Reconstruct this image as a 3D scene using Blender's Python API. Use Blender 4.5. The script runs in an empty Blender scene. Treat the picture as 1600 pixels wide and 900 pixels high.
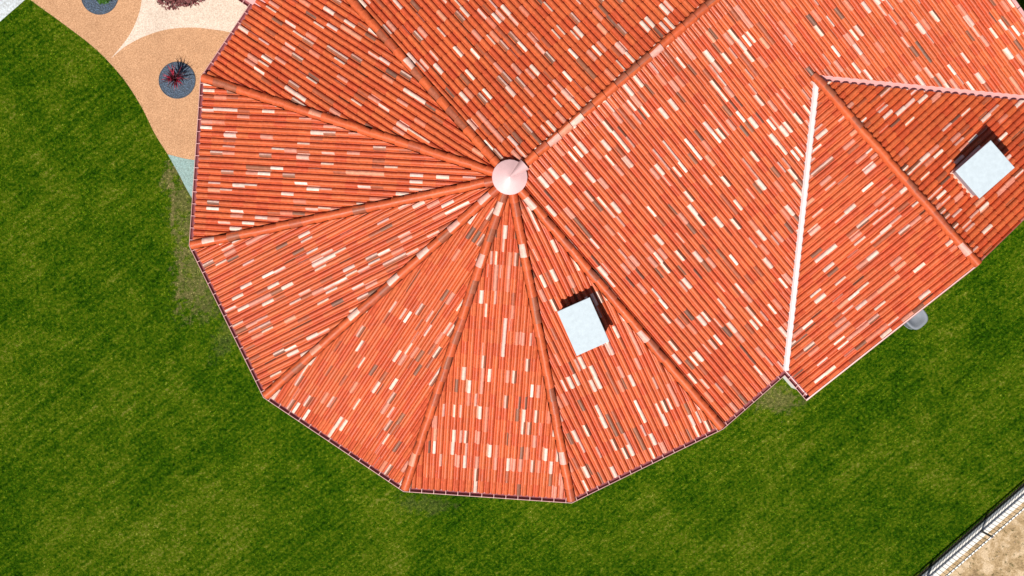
import bpy, bmesh, math, random
import numpy as np
from mathutils import Vector, Matrix

random.seed(7)
rng = np.random.default_rng(11)
S = bpy.context.scene
COL = S.collection

# ------------------------------------------------------------------ camera
HG = 2.9                      # eaves above ground
D = 45.3489                   # camera above eaves
F = 2200.0                    # focal length in photograph pixels (1600 wide)
rx, ry = 0.0061, 0.0056
Rx = np.array([[1, 0, 0], [0, math.cos(rx), -math.sin(rx)], [0, math.sin(rx), math.cos(rx)]])
Ry = np.array([[math.cos(ry), 0, math.sin(ry)], [0, 1, 0], [-math.sin(ry), 0, math.cos(ry)]])
RC = (Rx @ Ry).T
CAMZ = D + HG
cam = bpy.data.cameras.new("camera")
cam.sensor_width = 36.0
cam.lens = F / 1600 * 36.0
cam.clip_end = 2000
cam.clip_start = 0.5
co = bpy.data.objects.new("camera", cam)
COL.objects.link(co)
M = Matrix.Identity(4)
for i in range(3):
    for j in range(3):
        M[i][j] = float(RC[i, j])
M[0][3], M[1][3], M[2][3] = 0, 0, CAMZ
co.matrix_world = M
S.camera = co
S.render.resolution_x, S.render.resolution_y = 1024, 576

# ------------------------------------------------------------------ light
SUN_AZ = (-0.36, -0.93)       # plan direction towards the sun (image lower left)
TANEL = 1.70
n_ = math.hypot(*SUN_AZ)
sv = Vector((SUN_AZ[0] / n_, SUN_AZ[1] / n_, TANEL)).normalized()
EL = math.asin(sv.z)
ROT = math.atan2(sv.x, sv.y)
w = bpy.data.worlds.new("World")
S.world = w
w.use_nodes = True
nt = w.node_tree
nt.nodes.clear()
sky = nt.nodes.new("ShaderNodeTexSky")
sky.sky_type = 'NISHITA'
sky.sun_disc = False
sky.sun_elevation = EL
sky.sun_rotation = ROT
bg = nt.nodes.new("ShaderNodeBackground")
bg.inputs[1].default_value = 0.06
wo = nt.nodes.new("ShaderNodeOutputWorld")
nt.links.new(sky.outputs[0], bg.inputs[0])
nt.links.new(bg.outputs[0], wo.inputs[0])
sl = bpy.data.lights.new("sun", 'SUN')
sl.energy = 5.0
sl.angle = math.radians(0.53)
sl.color = (1.0, 0.965, 0.9)
so = bpy.data.objects.new("sun", sl)
so.rotation_euler = sv.to_track_quat('Z', 'Y').to_euler()
so.location = sv * 80
COL.objects.link(so)
S.view_settings.view_transform = 'Standard'
S.view_settings.look = 'None'
S.view_settings.gamma = 1
S.view_settings.exposure = 0.10


# ------------------------------------------------------------------ helpers
def at(x, y, z):
    """point of the photograph (1600x900) on the level z"""
    d = RC @ np.array([(x - 800) / F, -(y - 450) / F, -1.0])
    t = (z - CAMZ) / d[2]
    return Vector((d[0] * t, d[1] * t, z))


def to_px(P):
    X = (np.asarray(P, float) - np.array([0, 0, CAMZ])) @ RC
    return np.stack([800 + F * X[..., 0] / -X[..., 2], 450 - F * X[..., 1] / -X[..., 2]], -1)


def link(name, me, mat=None, parent=None):
    o = bpy.data.objects.new(name, me)
    COL.objects.link(o)
    if mat is not None and me is not None and not me.materials:
        me.materials.append(mat)
    if parent is not None:
        o.parent = parent
    return o


def thing(name, label, cat, loc=(0, 0, 0), group=None):
    o = bpy.data.objects.new(name, None)
    o.empty_display_size = 0.3
    COL.objects.link(o)
    o.location = loc
    o["label"] = label
    o["category"] = cat
    if group:
        o["group"] = group
    return o


def kind(o, k):
    o["kind"] = k
    return o


class MB:
    """collects vertices and faces for one mesh"""
    def __init__(s):
        s.v, s.f, s.c, s.sm = [], [], [], True

    def add(s, vs, fs, col=None):
        b = len(s.v)
        s.v += [tuple(p) for p in vs]
        for f in fs:
            s.f.append(tuple(b + i for i in f))
            if col is not None:
                s.c.append(col)

    def box(s, o, ax, ay, az):
        """o corner, three edge vectors"""
        o, ax, ay, az = map(Vector, (o, ax, ay, az))
        p = [o, o + ax, o + ax + ay, o + ay]
        p += [q + az for q in p]
        s.add(p, [(3, 2, 1, 0), (4, 5, 6, 7), (0, 1, 5, 4), (1, 2, 6, 5), (2, 3, 7, 6), (3, 0, 4, 7)])

    def bar(s, a, b, wd, up=(0, 0, 1), ht=None):
        a, b, up = Vector(a), Vector(b), Vector(up)
        d = (b - a).normalized()
        sx = d.cross(up)
        if sx.length < 1e-5:
            sx = d.cross(Vector((1, 0, 0)))
        sx.normalize()
        u = sx.cross(d).normalized()
        ht = wd if ht is None else ht
        s.box(a - sx * wd / 2 - u * ht / 2, sx * wd, b - a, u * ht)

    def sweep(s, rings, closed=False):
        k = len(rings[0])
        vs = [p for r in rings for p in r]
        fs = []
        for i in range(len(rings) - 1):
            for j in range(k if closed else k - 1):
                j2 = (j + 1) % k
                fs.append((i * k + j, i * k + j2, (i + 1) * k + j2, (i + 1) * k + j))
        if closed:
            fs.append(tuple(range(k))[::-1])
            fs.append(tuple((len(rings) - 1) * k + j for j in range(k)))
        s.add(vs, fs)

    def mesh(s, name, smooth=False):
        me = bpy.data.meshes.new(name)
        me.from_pydata(s.v, [], s.f)
        if s.c and len(s.c) == len(s.f):
            at_ = me.color_attributes.new("tile_colour", 'FLOAT_COLOR', 'CORNER')
            buf = []
            for f, c in zip(s.f, s.c):
                buf += list(c) * len(f)
            at_.data.foreach_set("color", buf)
        if smooth:
            me.polygons.foreach_set("use_smooth", [True] * len(me.polygons))
        me.update()
        return me

    def build(s, name, mat, parent=None, smooth=False):
        return link(name, s.mesh(name, smooth), mat, parent)


def sh(name, rough=0.6, spec=0.5, metal=0.0):
    m = bpy.data.materials.new(name)
    m.use_nodes = True
    t = m.node_tree
    b = t.nodes["Principled BSDF"]
    b.inputs["Roughness"].default_value = rough
    b.inputs["Metallic"].default_value = metal
    b.inputs["Specular IOR Level"].default_value = spec
    return m, t, b


def N(t, typ, **kw):
    n = t.nodes.new(typ)
    for k, v in kw.items():
        if k.startswith("i_"):
            key = k[2:]
            key = int(key) if key.isdigit() else key.replace("_", " ")
            n.inputs[key].default_value = v
        else:
            setattr(n, k, v)
    return n


def ramp(t, fac, stops):
    r = t.nodes.new("ShaderNodeValToRGB")
    el = r.color_ramp.elements
    while len(el) < len(stops):
        el.new(0.5)
    for e, (p, c) in zip(el, stops):
        e.position = p
        e.color = (*c, 1) if len(c) == 3 else c
    t.links.new(fac, r.inputs[0])
    return r.outputs[0]


def noise(t, vec, scale, detail=4, rough=0.6, dist=0.0):
    n = t.nodes.new("ShaderNodeTexNoise")
    n.inputs["Scale"].default_value = scale
    n.inputs["Detail"].default_value = detail
    n.inputs["Roughness"].default_value = rough
    n.inputs["Distortion"].default_value = dist
    if vec is not None:
        t.links.new(vec, n.inputs["Vector"])
    return n.outputs["Fac"]


def mix(t, fac, a, b, mode='MIX'):
    m = t.nodes.new("ShaderNodeMix")
    m.data_type = 'RGBA'
    m.blend_type = mode
    for s_, v in ((m.inputs[0], fac), (m.inputs[6], a), (m.inputs[7], b)):
        if isinstance(v, (float, int)):
            s_.default_value = v
        elif isinstance(v, tuple):
            s_.default_value = (*v, 1)
        else:
            t.links.new(v, s_)
    return m.outputs[2]


def math_(t, op, a, b=0.0, c=None, clamp=False):
    m = t.nodes.new("ShaderNodeMath")
    m.operation = op
    m.use_clamp = clamp
    for i, v in enumerate((a, b) if c is None else (a, b, c)):
        if isinstance(v, (float, int)):
            m.inputs[i].default_value = v
        else:
            t.links.new(v, m.inputs[i])
    return m.outputs[0]


def pos(t):
    return t.nodes.new("ShaderNodeNewGeometry").outputs["Position"]


def mapping(t, vec, rotz=0, scale=(1, 1, 1), loc=(0, 0, 0)):
    m = t.nodes.new("ShaderNodeMapping")
    m.vector_type = 'POINT'
    m.inputs["Rotation"].default_value = (0, 0, rotz)
    m.inputs["Scale"].default_value = scale
    m.inputs["Location"].default_value = loc
    t.links.new(vec, m.inputs["Vector"])
    return m.outputs[0]


def bump(t, b, h, strength=0.4, dist=0.01):
    n = t.nodes.new("ShaderNodeBump")
    n.inputs["Strength"].default_value = strength
    n.inputs["Distance"].default_value = dist
    t.links.new(h, n.inputs["Height"])
    t.links.new(n.outputs[0], b.inputs["Normal"])


# ------------------------------------------------------------------ plan frame of the house
YAW = 0.7164
E1 = np.array([math.cos(YAW), math.sin(YAW)])          # ridge direction, to image upper right
EN = np.array([math.sin(YAW), -math.cos(YAW)])         # downslope of the main slope, to lower right
CEN = np.array([0.1701, 3.0904])                       # roof apex in plan
R = 10.5
EW, HW, GP = 9.2543, 6.6244, 1.0585                    # wing ridge position, half width, projection
APO = R * math.cos(math.pi / 12)
RISE = 0.25 * APO
SM = RISE / R


def pl(u, v):
    return CEN + E1 * u + EN * v


def P3(u, v, z):
    q = pl(u, v)
    return Vector((q[0], q[1], HG + z))


VERT = [(-R * math.sin(math.radians(30 * k)), R * math.cos(math.radians(30 * k))) for k in range(7)]
# right-hand end of the main roof: where the photograph's verge crosses the slope plane
def hit_slope(x, y):
    d = RC @ np.array([(x - 800) / F, -(y - 450) / F, -1.0])
    z = RISE * 0.6
    for _ in range(20):
        t = (HG + z - CAMZ) / d[2]
        q = np.array([d[0] * t, d[1] * t]) - CEN
        u, v = q @ E1, q @ EN
        z = SM * (R - v)
    return u, v
UEND = hit_slope(1592, 18)[0]

# ------------------------------------------------------------------ materials
def mat_tile():
    m, t, b = sh("clay_tile", 0.46, 0.32)
    at_ = N(t, "ShaderNodeAttribute", attribute_name="tile_colour")
    p = pos(t)
    n1 = noise(t, p, 9.0, 4, 0.65)
    n2 = noise(t, p, 55.0, 3, 0.6)
    n3 = noise(t, p, 0.45, 3, 0.5)
    c = mix(t, math_(t, 'MULTIPLY', n1, 1.0), at_.outputs[0],
            ramp(t, n1, [(0.35, (0.60, 0.55, 0.52)), (0.65, (1.22, 1.16, 1.14))]), 'MULTIPLY')
    c = mix(t, 0.8, c, ramp(t, n2, [(0.3, (0.82, 0.80, 0.80)), (0.7, (1.12, 1.12, 1.1))]), 'MULTIPLY')
    c = mix(t, 0.6, c, ramp(t, n3, [(0.35, (0.9, 0.88, 0.88)), (0.65, (1.08, 1.08, 1.06))]), 'MULTIPLY')
    t.links.new(c, b.inputs["Base Color"])
    t.links.new(ramp(t, n1, [(0.3, (0.36,) * 3), (0.7, (0.58,) * 3)]), b.inputs["Roughness"])
    bump(t, b, n2, 0.35, 0.006)
    return m


def mat_plain(name, col, rough=0.5, spec=0.5, metal=0.0, var=0.12, scale=6.0, fine=60.0, bmp=0.15):
    m, t, b = sh(name, rough, spec, metal)
    p = pos(t)
    n1 = noise(t, p, scale, 5, 0.65)
    lo = tuple(max(0, c * (1 - var)) for c in col)
    hi = tuple(min(1, c * (1 + var)) for c in col)
    c = ramp(t, n1, [(0.32, lo), (0.68, hi)])
    t.links.new(c, b.inputs["Base Color"])
    if bmp:
        bump(t, b, noise(t, p, fine, 3, 0.6), bmp, 0.005)
    return m


def mat_granulate(name, col, col2, scale=70.0):
    """bonded rubber or sand-like granules"""
    m, t, b = sh(name, 0.9, 0.2)
    p = pos(t)
    n1 = noise(t, p, scale, 2, 0.7)
    n1b = noise(t, p, scale * 0.33, 3, 0.7)
    n2 = noise(t, p, 0.9, 5, 0.7)
    c = mix(t, ramp(t, n1, [(0.36, (0, 0, 0)), (0.64, (1, 1, 1))]), col, col2)
    c = mix(t, 0.9, c, ramp(t, n1b, [(0.36, (0.74, 0.70, 0.66)), (0.64, (1.16, 1.16, 1.16))]), 'MULTIPLY')
    c = mix(t, 0.7, c, ramp(t, n2, [(0.35, (0.86, 0.85, 0.84)), (0.65, (1.08, 1.08, 1.08))]), 'MULTIPLY')
    t.links.new(c, b.inputs["Base Color"])
    bump(t, b, n1, 0.5, 0.008)
    return m


def lawn_colour(t, p, dark=1.0):
    """shared by the turf sheet and the blades: mottled greens, mowing streaks, worn dry patches"""
    def k(c):
        return tuple(x * dark for x in c)
    big = noise(t, p, 0.28, 4, 0.6, 0.4)
    mid = noise(t, p, 1.5, 4, 0.65)
    fine = noise(t, p, 10.0, 3, 0.7)
    st = noise(t, mapping(t, mapping(t, p, -math.radians(39)), 0, (0.22, 3.0, 1)), 1.5, 4, 0.7)
    st2 = noise(t, mapping(t, mapping(t, p, -math.radians(36)), 0, (0.7, 9.0, 1)), 1.0, 3, 0.7)
    a = 0.5
    fine2 = noise(t, p, 4.6, 4, 0.75, 0.6)
    for nz, wt in ((big, 0.66), (mid, 0.40), (st, 0.46), (fine, 1.25), (fine2, 0.60), (st2, 0.55)):
        a = math_(t, 'ADD', math_(t, 'MULTIPLY', math_(t, 'SUBTRACT', nz, 0.5), wt), a)
    c = ramp(t, a, [(0.14, k((0.006, 0.026, 0.001))), (0.36, k((0.024, 0.078, 0.002))), (0.52, k((0.062, 0.122, 0.003))),
                    (0.67, k((0.118, 0.168, 0.006))), (0.92, k((0.240, 0.240, 0.045)))])
    # dry worn turf by the eaves, ragged at its border
    for (px, py, rx_, ry_, rot, amt) in WORN:
        q = at(px, py, 0)
        v = t.nodes.new("ShaderNodeVectorMath")
        v.operation = 'SUBTRACT'
        t.links.new(p, v.inputs[0])
        v.inputs[1].default_value = (q.x, q.y, 0)
        v2 = mapping(t, v.outputs[0], rot)
        v2 = mapping(t, v2, 0, (1 / rx_, 1 / ry_, 0))
        ln = t.nodes.new("ShaderNodeVectorMath")
        ln.operation = 'LENGTH'
        t.links.new(v2, ln.inputs[0])
        e = math_(t, 'ADD', ln.outputs["Value"], math_(t, 'MULTIPLY', math_(t, 'SUBTRACT', mid, 0.5), 2.2))
        e = math_(t, 'ADD', e, math_(t, 'MULTIPLY', math_(t, 'SUBTRACT', fine2, 0.5), 4.5))
        mr = N(t, "ShaderNodeMapRange")
        t.links.new(e, mr.inputs[0])
        mr.inputs[1].default_value = 1.10
        mr.inputs[2].default_value = 0.35
        mr.inputs[3].default_value = 0
        mr.inputs[4].default_value = amt
        dry = ramp(t, fine, [(0.35, k((0.12, 0.115, 0.03))), (0.62, k((0.30, 0.24, 0.10)))])
        c = mix(t, mr.outputs[0], c, dry)
    return c, fine, mid


WORN = [(287, 325, 0.46, 1.8, 0.0, 0.62), (303, 425, 0.62, 1.4, 0.25, 0.55), (270, 330, 0.10, 1.1, 0.0, 0.8), (283, 420, 0.10, 1.0, 0.15, 0.7), (318, 470, 0.7, 0.7, 0.3, 0.4),
        (265, 275, 0.22, 0.5, 0.4, 0.75), (355, 520, 0.4, 0.9, 0.5, 0.2),
        (1213, 622, 0.7, 0.5, 0.0, 0.6), (660, 790, 0.9, 0.35, 0.0, 0.2)]


def mat_lawn(name, dark):
    m, t, b = sh(name, 0.9, 0.0)
    c, fine, mid = lawn_colour(t, pos(t), dark)
    if name == "grass_blades":
        hsv = N(t, "ShaderNodeHueSaturation")
        at_ = N(t, "ShaderNodeAttribute", attribute_name="shade")
        t.links.new(c, hsv.inputs["Color"])
        t.links.new(at_.outputs["Fac"], hsv.inputs["Value"])
        c = hsv.outputs[0]
        b.inputs["Roughness"].default_value = 0.8
        b.inputs["Specular IOR Level"].default_value = 0.0
    t.links.new(c, b.inputs["Base Color"])
    if name != "grass_blades":
        bump(t, b, fine, 0.6, 0.05)
    return m


def mat_dirt():
    m, t, b = sh("sandy_dirt", 0.95, 0.1)
    p = pos(t)
    a = noise(t, p, 2.2, 6, 0.72, 0.3)
    f = noise(t, p, 22.0, 3, 0.7)
    c = ramp(t, a, [(0.33, (0.20, 0.135, 0.07)), (0.47, (0.42, 0.29, 0.155)), (0.60, (0.60, 0.45, 0.29))])
    c = mix(t, 0.8, c, ramp(t, f, [(0.36, (0.72, 0.70, 0.66)), (0.64, (1.18, 1.18, 1.18))]), 'MULTIPLY')
    wd = noise(t, p, 4.5, 5, 0.8, 0.5)
    c = mix(t, ramp(t, wd, [(0.60, (0, 0, 0)), (0.68, (0.75, 0.75, 0.75))]), c, (0.13, 0.11, 0.045))
    t.links.new(c, b.inputs["Base Color"])
    bump(t, b, f, 0.7, 0.03)
    return m


M_TILE = mat_tile()
M_DECK = mat_plain("roof_underlay", (0.20, 0.045, 0.025), 0.9, 0.1)
M_GUT = mat_plain("maroon_gutter_metal", (0.30, 0.085, 0.095), 0.32, 0.5, 0.0, 0.15, 4, bmp=0)
M_BRK = mat_plain("pink_bracket_metal", (0.62, 0.33, 0.31), 0.4, 0.5, 0, 0.1, bmp=0)
M_PINK = mat_plain("pale_pink_flashing", (0.72, 0.45, 0.44), 0.42, 0.5, 0.0, 0.07, 3.0, bmp=0)
M_VALLIT = mat_plain("sunlit_valley_flashing", (0.66, 0.50, 0.49), 0.42, 0.5, 0.0, 0.06, 3.0, bmp=0)  # sunlit tone put into the colour; same metal as the rose valley
M_ROSE = mat_plain("shaded_valley_porch_rose", (0.70, 0.33, 0.31), 0.42, 0.5, 0.0, 0.07, 3.0, bmp=0)  # darker valley copy with shade in its colour; also the porch's own rose
M_WALL = mat_plain("white_render", (0.80, 0.79, 0.76), 0.85, 0.2, 0, 0.05)
M_CAP = mat_plain("galvanised_sheet", (0.50, 0.565, 0.60), 0.6, 0.3, 0.0, 0.07, 6.0, bmp=0.25, fine=25)
M_STACK = mat_plain("grey_stack_sheet", (0.33, 0.33, 0.37), 0.5, 0.5, 0.1, 0.1)
M_FLASH = mat_plain("peach_flashing", (0.80, 0.46, 0.36), 0.5, 0.4, 0, 0.1)
M_LAWN = mat_lawn("turf", 0.62)
M_BLADE = mat_lawn("grass_blades", 1.50)
M_DIRT = mat_dirt()
M_TAN = mat_granulate("tan_granulate", (0.37, 0.185, 0.09), (0.70, 0.41, 0.235))
M_CREAM = mat_granulate("cream_granulate", (0.60, 0.47, 0.37), (0.76, 0.64, 0.54))
M_TEAL = mat_granulate("teal_granulate", (0.15, 0.27, 0.27), (0.38, 0.48, 0.45))
M_PAVE = mat_granulate("pale_concrete", (0.46, 0.50, 0.52), (0.60, 0.63, 0.65), 40)
M_KERB = mat_plain("white_concrete", (0.72, 0.68, 0.62), 0.85, 0.2, 0, 0.10, 8)
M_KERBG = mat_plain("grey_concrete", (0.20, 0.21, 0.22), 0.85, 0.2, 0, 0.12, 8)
M_KSHADE = mat_plain("painted_kerb_shadow", (0.030, 0.028, 0.016), 0.95, 0.1, 0, 0.4, 12)  # near-black colour standing in for shadow along the kerb
M_ASPH = mat_plain("asphalt", (0.05, 0.05, 0.05), 0.9, 0.2, 0, 0.2, 12)
M_RAIL = mat_plain("grey_rail_metal", (0.17, 0.18, 0.21), 0.5, 0.4, 0, 0.08, bmp=0)
M_PICK = mat_plain("dark_picket_metal", (0.07, 0.07, 0.08), 0.5, 0.4, 0, 0.08, bmp=0)
M_TOPR = mat_plain("pale_rail_metal", (0.82, 0.78, 0.72), 0.5, 0.4, 0, 0.05, bmp=0)
M_TANK = mat_plain("grey_plastic", (0.18, 0.195, 0.225), 0.7, 0.5, 0, 0.06, 3, bmp=0)
M_PEB = mat_plain("slate_pebbles", (0.10, 0.135, 0.19), 0.8, 0.3, 0, 0.75, 26, bmp=0)
M_BED = mat_plain("slate_bed", (0.07, 0.085, 0.11), 0.9, 0.2, 0, 0.4, 40)
M_REDL = mat_plain("crimson_leaf", (0.30, 0.014, 0.035), 0.4, 0.4, 0, 0.4, 9, bmp=0)
M_DRKL = mat_plain("dark_maroon_leaf", (0.055, 0.010, 0.018), 0.45, 0.4, 0, 0.4, 9, bmp=0)
M_PURP = mat_plain("purple_foliage", (0.19, 0.060, 0.058), 0.6, 0.3, 0, 0.5, 7, bmp=0)
M_GRNL = mat_plain("green_foliage", (0.045, 0.13, 0.012), 0.6, 0.3, 0, 0.6, 9, bmp=0)
M_BARK = mat_plain("bark", (0.12, 0.08, 0.055), 0.9, 0.1, 0, 0.3, 20)

# ------------------------------------------------------------------ ground
def sheet(name, pts, z, mat, kd="structure", thick=None):
    bm = bmesh.new()
    vs = [bm.verts.new((p[0], p[1], z)) for p in pts]
    f = bm.faces.new(vs)
    f.normal_update()
    if f.normal.z < 0:
        f.normal_flip()
    bmesh.ops.triangulate(bm, faces=bm.faces[:])
    me = bpy.data.meshes.new(name)
    bm.to_mesh(me)
    bm.free()
    o = link(name, me, mat)
    o["kind"] = kd
    return o


def arc_pts(pts, n=8):
    """Catmull-Rom through plan points"""
    out = []
    P = [pts[0]] + list(pts) + [pts[-1]]
    for i in range(1, len(P) - 2):
        p0, p1, p2, p3 = [np.array(q[:2], float) for q in P[i - 1:i + 3]]
        for k in range(n):
            t_ = k / n
            out.append(0.5 * ((2 * p1) + (-p0 + p2) * t_ + (2 * p0 - 5 * p1 + 4 * p2 - p3) * t_ ** 2
                              + (-p0 + 3 * p1 - 3 * p2 + p3) * t_ ** 3))
    out.append(np.array(P[-1][:2], float))
    return out


G = 400
sheet("lawn", [(-G, -G), (G, -G), (G, G), (-G, G)], 0.0, M_LAWN)

curve_px = [(-40, -75), (10, -32), (48, 0), (100, 38), (150, 77), (191, 121), (220, 165), (242, 209), (262, 241),
            (280, 273), (299, 308), (345, 380), (420, 440)]
edge = arc_pts([at(x, y, 0) for x, y in curve_px], 6)
inner = [at(x, y, 0) for x, y in [(700, 300), (700, -500), (-200, -500)]]
sheet("playground", [tuple(p) for p in edge] + [(q.x, q.y) for q in inner], 0.008, M_TAN)
# teal wedge
tealtop = arc_pts([at(x, y, 0) for x, y in [(262, 241), (281, 246), (303, 250), (360, 255)]], 5)
te = [p for p in edge if at(262, 241, 0).y >= p[1] - 1e-6 and p[1] > at(0, 385, 0).y]
te = [(p[0] + 0.0, p[1]) for p in te]
tq = [at(x, y, 0) for x, y in [(262, 241), (280, 273), (299, 308), (345, 380)]]
tedge = arc_pts(tq, 6)
sheet("teal_paving", [tuple(p) for p in tedge] + [tuple(p) for p in tealtop[::-1][:-1]], 0.012, M_TEAL)
# cream star
s1 = arc_pts([at(x, y, 0) for x, y in [(223, -30), (221, 5), (213, 33), (199, 60), (173, 92)]], 6)
s2 = arc_pts([at(x, y, 0) for x, y in [(173, 92), (197, 72), (228, 56), (262, 46), (300, 43), (332, 46), (365, 52), (420, 70)]], 6)
sheet("cream_paving", [tuple(p) for p in s1[:-1]] + [tuple(p) for p in s2] +
      [(at(480, -200, 0).x, at(480, -200, 0).y), (at(260, -200, 0).x, at(260, -200, 0).y)], 0.012, M_CREAM)
# pale pavement in the corner
pv = [at(x, y, 0) for x, y in [(-260, 262), (0, 34), (39, 0), (150, -98), (-260, -300)]]
sheet("pavement", [(q.x, q.y) for q in pv], 0.016, M_PAVE)
# ground behind the main gable
q0 = pl(UEND - 0.3, -14)
q1 = pl(UEND - 0.3, 2.5)
q2 = pl(UEND + 30, 2.5)
q3 = pl(UEND + 30, -14)
sheet("road", [q0, q1, q2, q3], 0.006, M_ASPH)

# planting beds
def circle(c, r, n=48):
    return [(c.x + r * math.cos(2 * math.pi * i / n), c.y + r * math.sin(2 * math.pi * i / n)) for i in range(n)]


def bed(cx, cy, rpx, clear):
    c = at(cx, cy, 0)
    r = (at(cx + rpx, cy, 0) - c).length
    b = sheet("planting_bed", circle(c, r), 0.018, M_BED)
    mb = MB()
    rings = []
    for i in range(49):
        a = 2 * math.pi * i / 48
        d = Vector((math.cos(a), math.sin(a), 0))
        rings.append([c + d * (r - 0.012) + Vector((0, 0, 0.0)), c + d * (r - 0.012) + Vector((0, 0, 0.035)),
                      c + d * (r + 0.012) + Vector((0, 0, 0.035)), c + d * (r + 0.012)])
    mb.sweep(rings)
    mb.build("edging", M_BED, b)
    pb = MB()
    for i in range(1500):
        a, rr = random.random() * 6.2832, (r - 0.02) * math.sqrt(random.random())
        s = random.uniform(0.010, 0.024)
        o = Vector((c.x + rr * math.cos(a), c.y + rr * math.sin(a), 0.02 + s * 0.4))
        th = random.random() * 3.14
        ax = Vector((math.cos(th), math.sin(th), 0)) * s * random.uniform(1, 1.5)
        ay = Vector((-math.sin(th), math.cos(th), 0)) * s
        az = Vector((random.uniform(-.3, .3), random.uniform(-.3, .3), 1)) * s * 0.7
        pb.add([o + ax, o + ay, o - ax, o - ay, o + az], [(0, 1, 4), (1, 2, 4), (2, 3, 4), (3, 0, 4)])
    kind(pb.build("gravel", M_PEB), "stuff")
    return c, r


# ------------------------------------------------------------------ clipping
def clip_poly(poly, hp):
    """poly: list of 3D tuples, hp: list of (nx, ny, d) keep nx*x+ny*y>=d"""
    for nx, ny, d in hp:
        out = []
        k = len(poly)
        if k == 0:
            return []
        for i in range(k):
            a, b = poly[i], poly[(i + 1) % k]
            da, db = nx * a[0] + ny * a[1] - d, nx * b[0] + ny * b[1] - d
            if da >= 0:
                out.append(a)
            if (da >= 0) != (db >= 0):
                s = da / (da - db)
                out.append(tuple(a[j] + s * (b[j] - a[j]) for j in range(3)))
        poly = out
    return poly


def halfplane(a, b, inside):
    """line a-b in plan, keeping the side of 'inside'"""
    a, b, inside = np.array(a), np.array(b), np.array(inside)
    d = (b - a) / np.linalg.norm(b - a)
    n = np.array([-d[1], d[0]])
    if n @ (inside - a) < 0:
        n = -n
    return n, float(n @ a)


def shift(hp, off):
    """move the line inwards by off"""
    n, d = hp
    return (float(n[0]), float(n[1]), d + off)


# ------------------------------------------------------------------ tiles
TW, TP = 0.198, 0.408              # cover width, course pitch in plan
PROF = [(0.000, 0.006), (0.010, -0.008), (0.028, -0.014), (0.050, -0.008), (0.054, 0.040),
        (0.076, 0.082), (0.122, 0.100), (0.168, 0.082), (0.192, 0.038), (0.204, -0.018)]
NP_ = len(PROF)
LIFT, THK = 0.028, 0.030

OR = [(0.59, 0.116, 0.037), (0.57, 0.102, 0.034), (0.61, 0.132, 0.042), (0.54, 0.090, 0.031), (0.59, 0.124, 0.041),
      (0.57, 0.116, 0.038)]
PALE = [(0.78, 0.56, 0.46), (0.80, 0.64, 0.55), (0.77, 0.50, 0.42), (0.74, 0.40, 0.32)]
MIDP = [(0.70, 0.28, 0.17), (0.68, 0.22, 0.13), (0.66, 0.26, 0.18)]
GREY = [(0.27, 0.105, 0.062), (0.21, 0.095, 0.062), (0.33, 0.115, 0.062), (0.40, 0.10, 0.046)]


def jit(c, a=0.06):
    k = 1 + random.uniform(-a, a)
    return tuple(min(1.0, max(0, x * k * (1 + random.uniform(-a * .4, a * .4)))) for x in c) + (1.0,)


def tile_variant(kind_):
    base = jit(random.choice(OR), 0.05)
    cols = [base] * (NP_ - 1)
    def band(a, b, c):
        for i in range(a, b):
            cols[i] = c
    if kind_ == "pale":
        c = jit(random.choice(PALE[:3]))
        a = random.choice([3, 4, 5, 5])
        band(a, random.choice([7, 8]), c)
        if random.random() < 0.2:
            band(0, 3, jit(random.choice(MIDP)))
    elif kind_ == "palefull":
        c = jit(random.choice(PALE))
        band(0, 9, c)
    elif kind_ == "palestreak":
        a = random.choice([1, 3, 4, 6])
        band(a, min(9, a + random.choice([2, 3])), jit(random.choice(PALE)))
    elif kind_ == "mid":
        band(random.choice([0, 3, 4]), random.choice([7, 9]), jit(random.choice(MIDP)))
    elif kind_ == "grey":
        band(random.choice([3, 5]), 9, jit(random.choice(GREY)))
    elif kind_ == "greystreak":
        a = random.choice([0, 2, 4, 6])
        band(a, min(9, a + 3), jit(random.choice(GREY)))
    elif kind_ == "mix":
        band(3, 6, jit(random.choice(PALE)))
        band(6, 9, jit(random.choice(GREY)))
    return cols


KINDS = [("plain", 67, 22), ("pale", 6.6, 12), ("palefull", 0.3, 3), ("palestreak", 8.5, 14), ("mid", 6.5, 8),
         ("grey", 1.3, 6), ("greystreak", 6.0, 10), ("mix", 2.4, 5)]
VARS, VW = [], []
for nm, wt, cnt in KINDS:
    for _ in range(cnt):
        VARS.append(tile_variant(nm))
        VW.append(wt / cnt)
VIDX = list(range(len(VARS)))


def tile_geo(L):
    """vertices in the slope frame (x along eave, y up the slope, z normal) and faces"""
    vs = []
    for y, lift in ((0.0, LIFT), (L, 0.0)):
        sc = 1.0
        for x, z in PROF:
            vs.append((x, y, z * sc + lift))
    for x, z in PROF:
        vs.append((x, 0.0, z + LIFT))
    for x, z in PROF:
        vs.append((x, 0.003, z + LIFT - THK))
    fs, ci = [], []
    for i in range(NP_ - 1):
        fs.append((i, i + 1, NP_ + i + 1, NP_ + i))
        ci.append(i)
        fs.append((3 * NP_ + i, 3 * NP_ + i + 1, 2 * NP_ + i + 1, 2 * NP_ + i))
        ci.append(i)
    return vs, fs, ci


TILE_MESH = {}


def tile_mesh(var, L):
    if var not in TILE_MESH:
        vs, fs, ci = tile_geo(L)
        mb = MB()
        for f, c in zip(fs, ci):
            mb.f.append(f)
            mb.c.append(VARS[var][c])
        mb.v = vs
        me = mb.mesh("roof_tile", True)
        me.materials.append(M_TILE)
        TILE_MESH[var] = me
    return TILE_MESH[var]


HOUSE = thing("tiled_house", "low house with fanned orange clay tiled roof and pale cone cap, on the lawn",
              "house", (float(CEN[0]), float(CEN[1]), 0))
HOUSE_OFF = Vector((-float(CEN[0]), -float(CEN[1]), 0))


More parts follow.
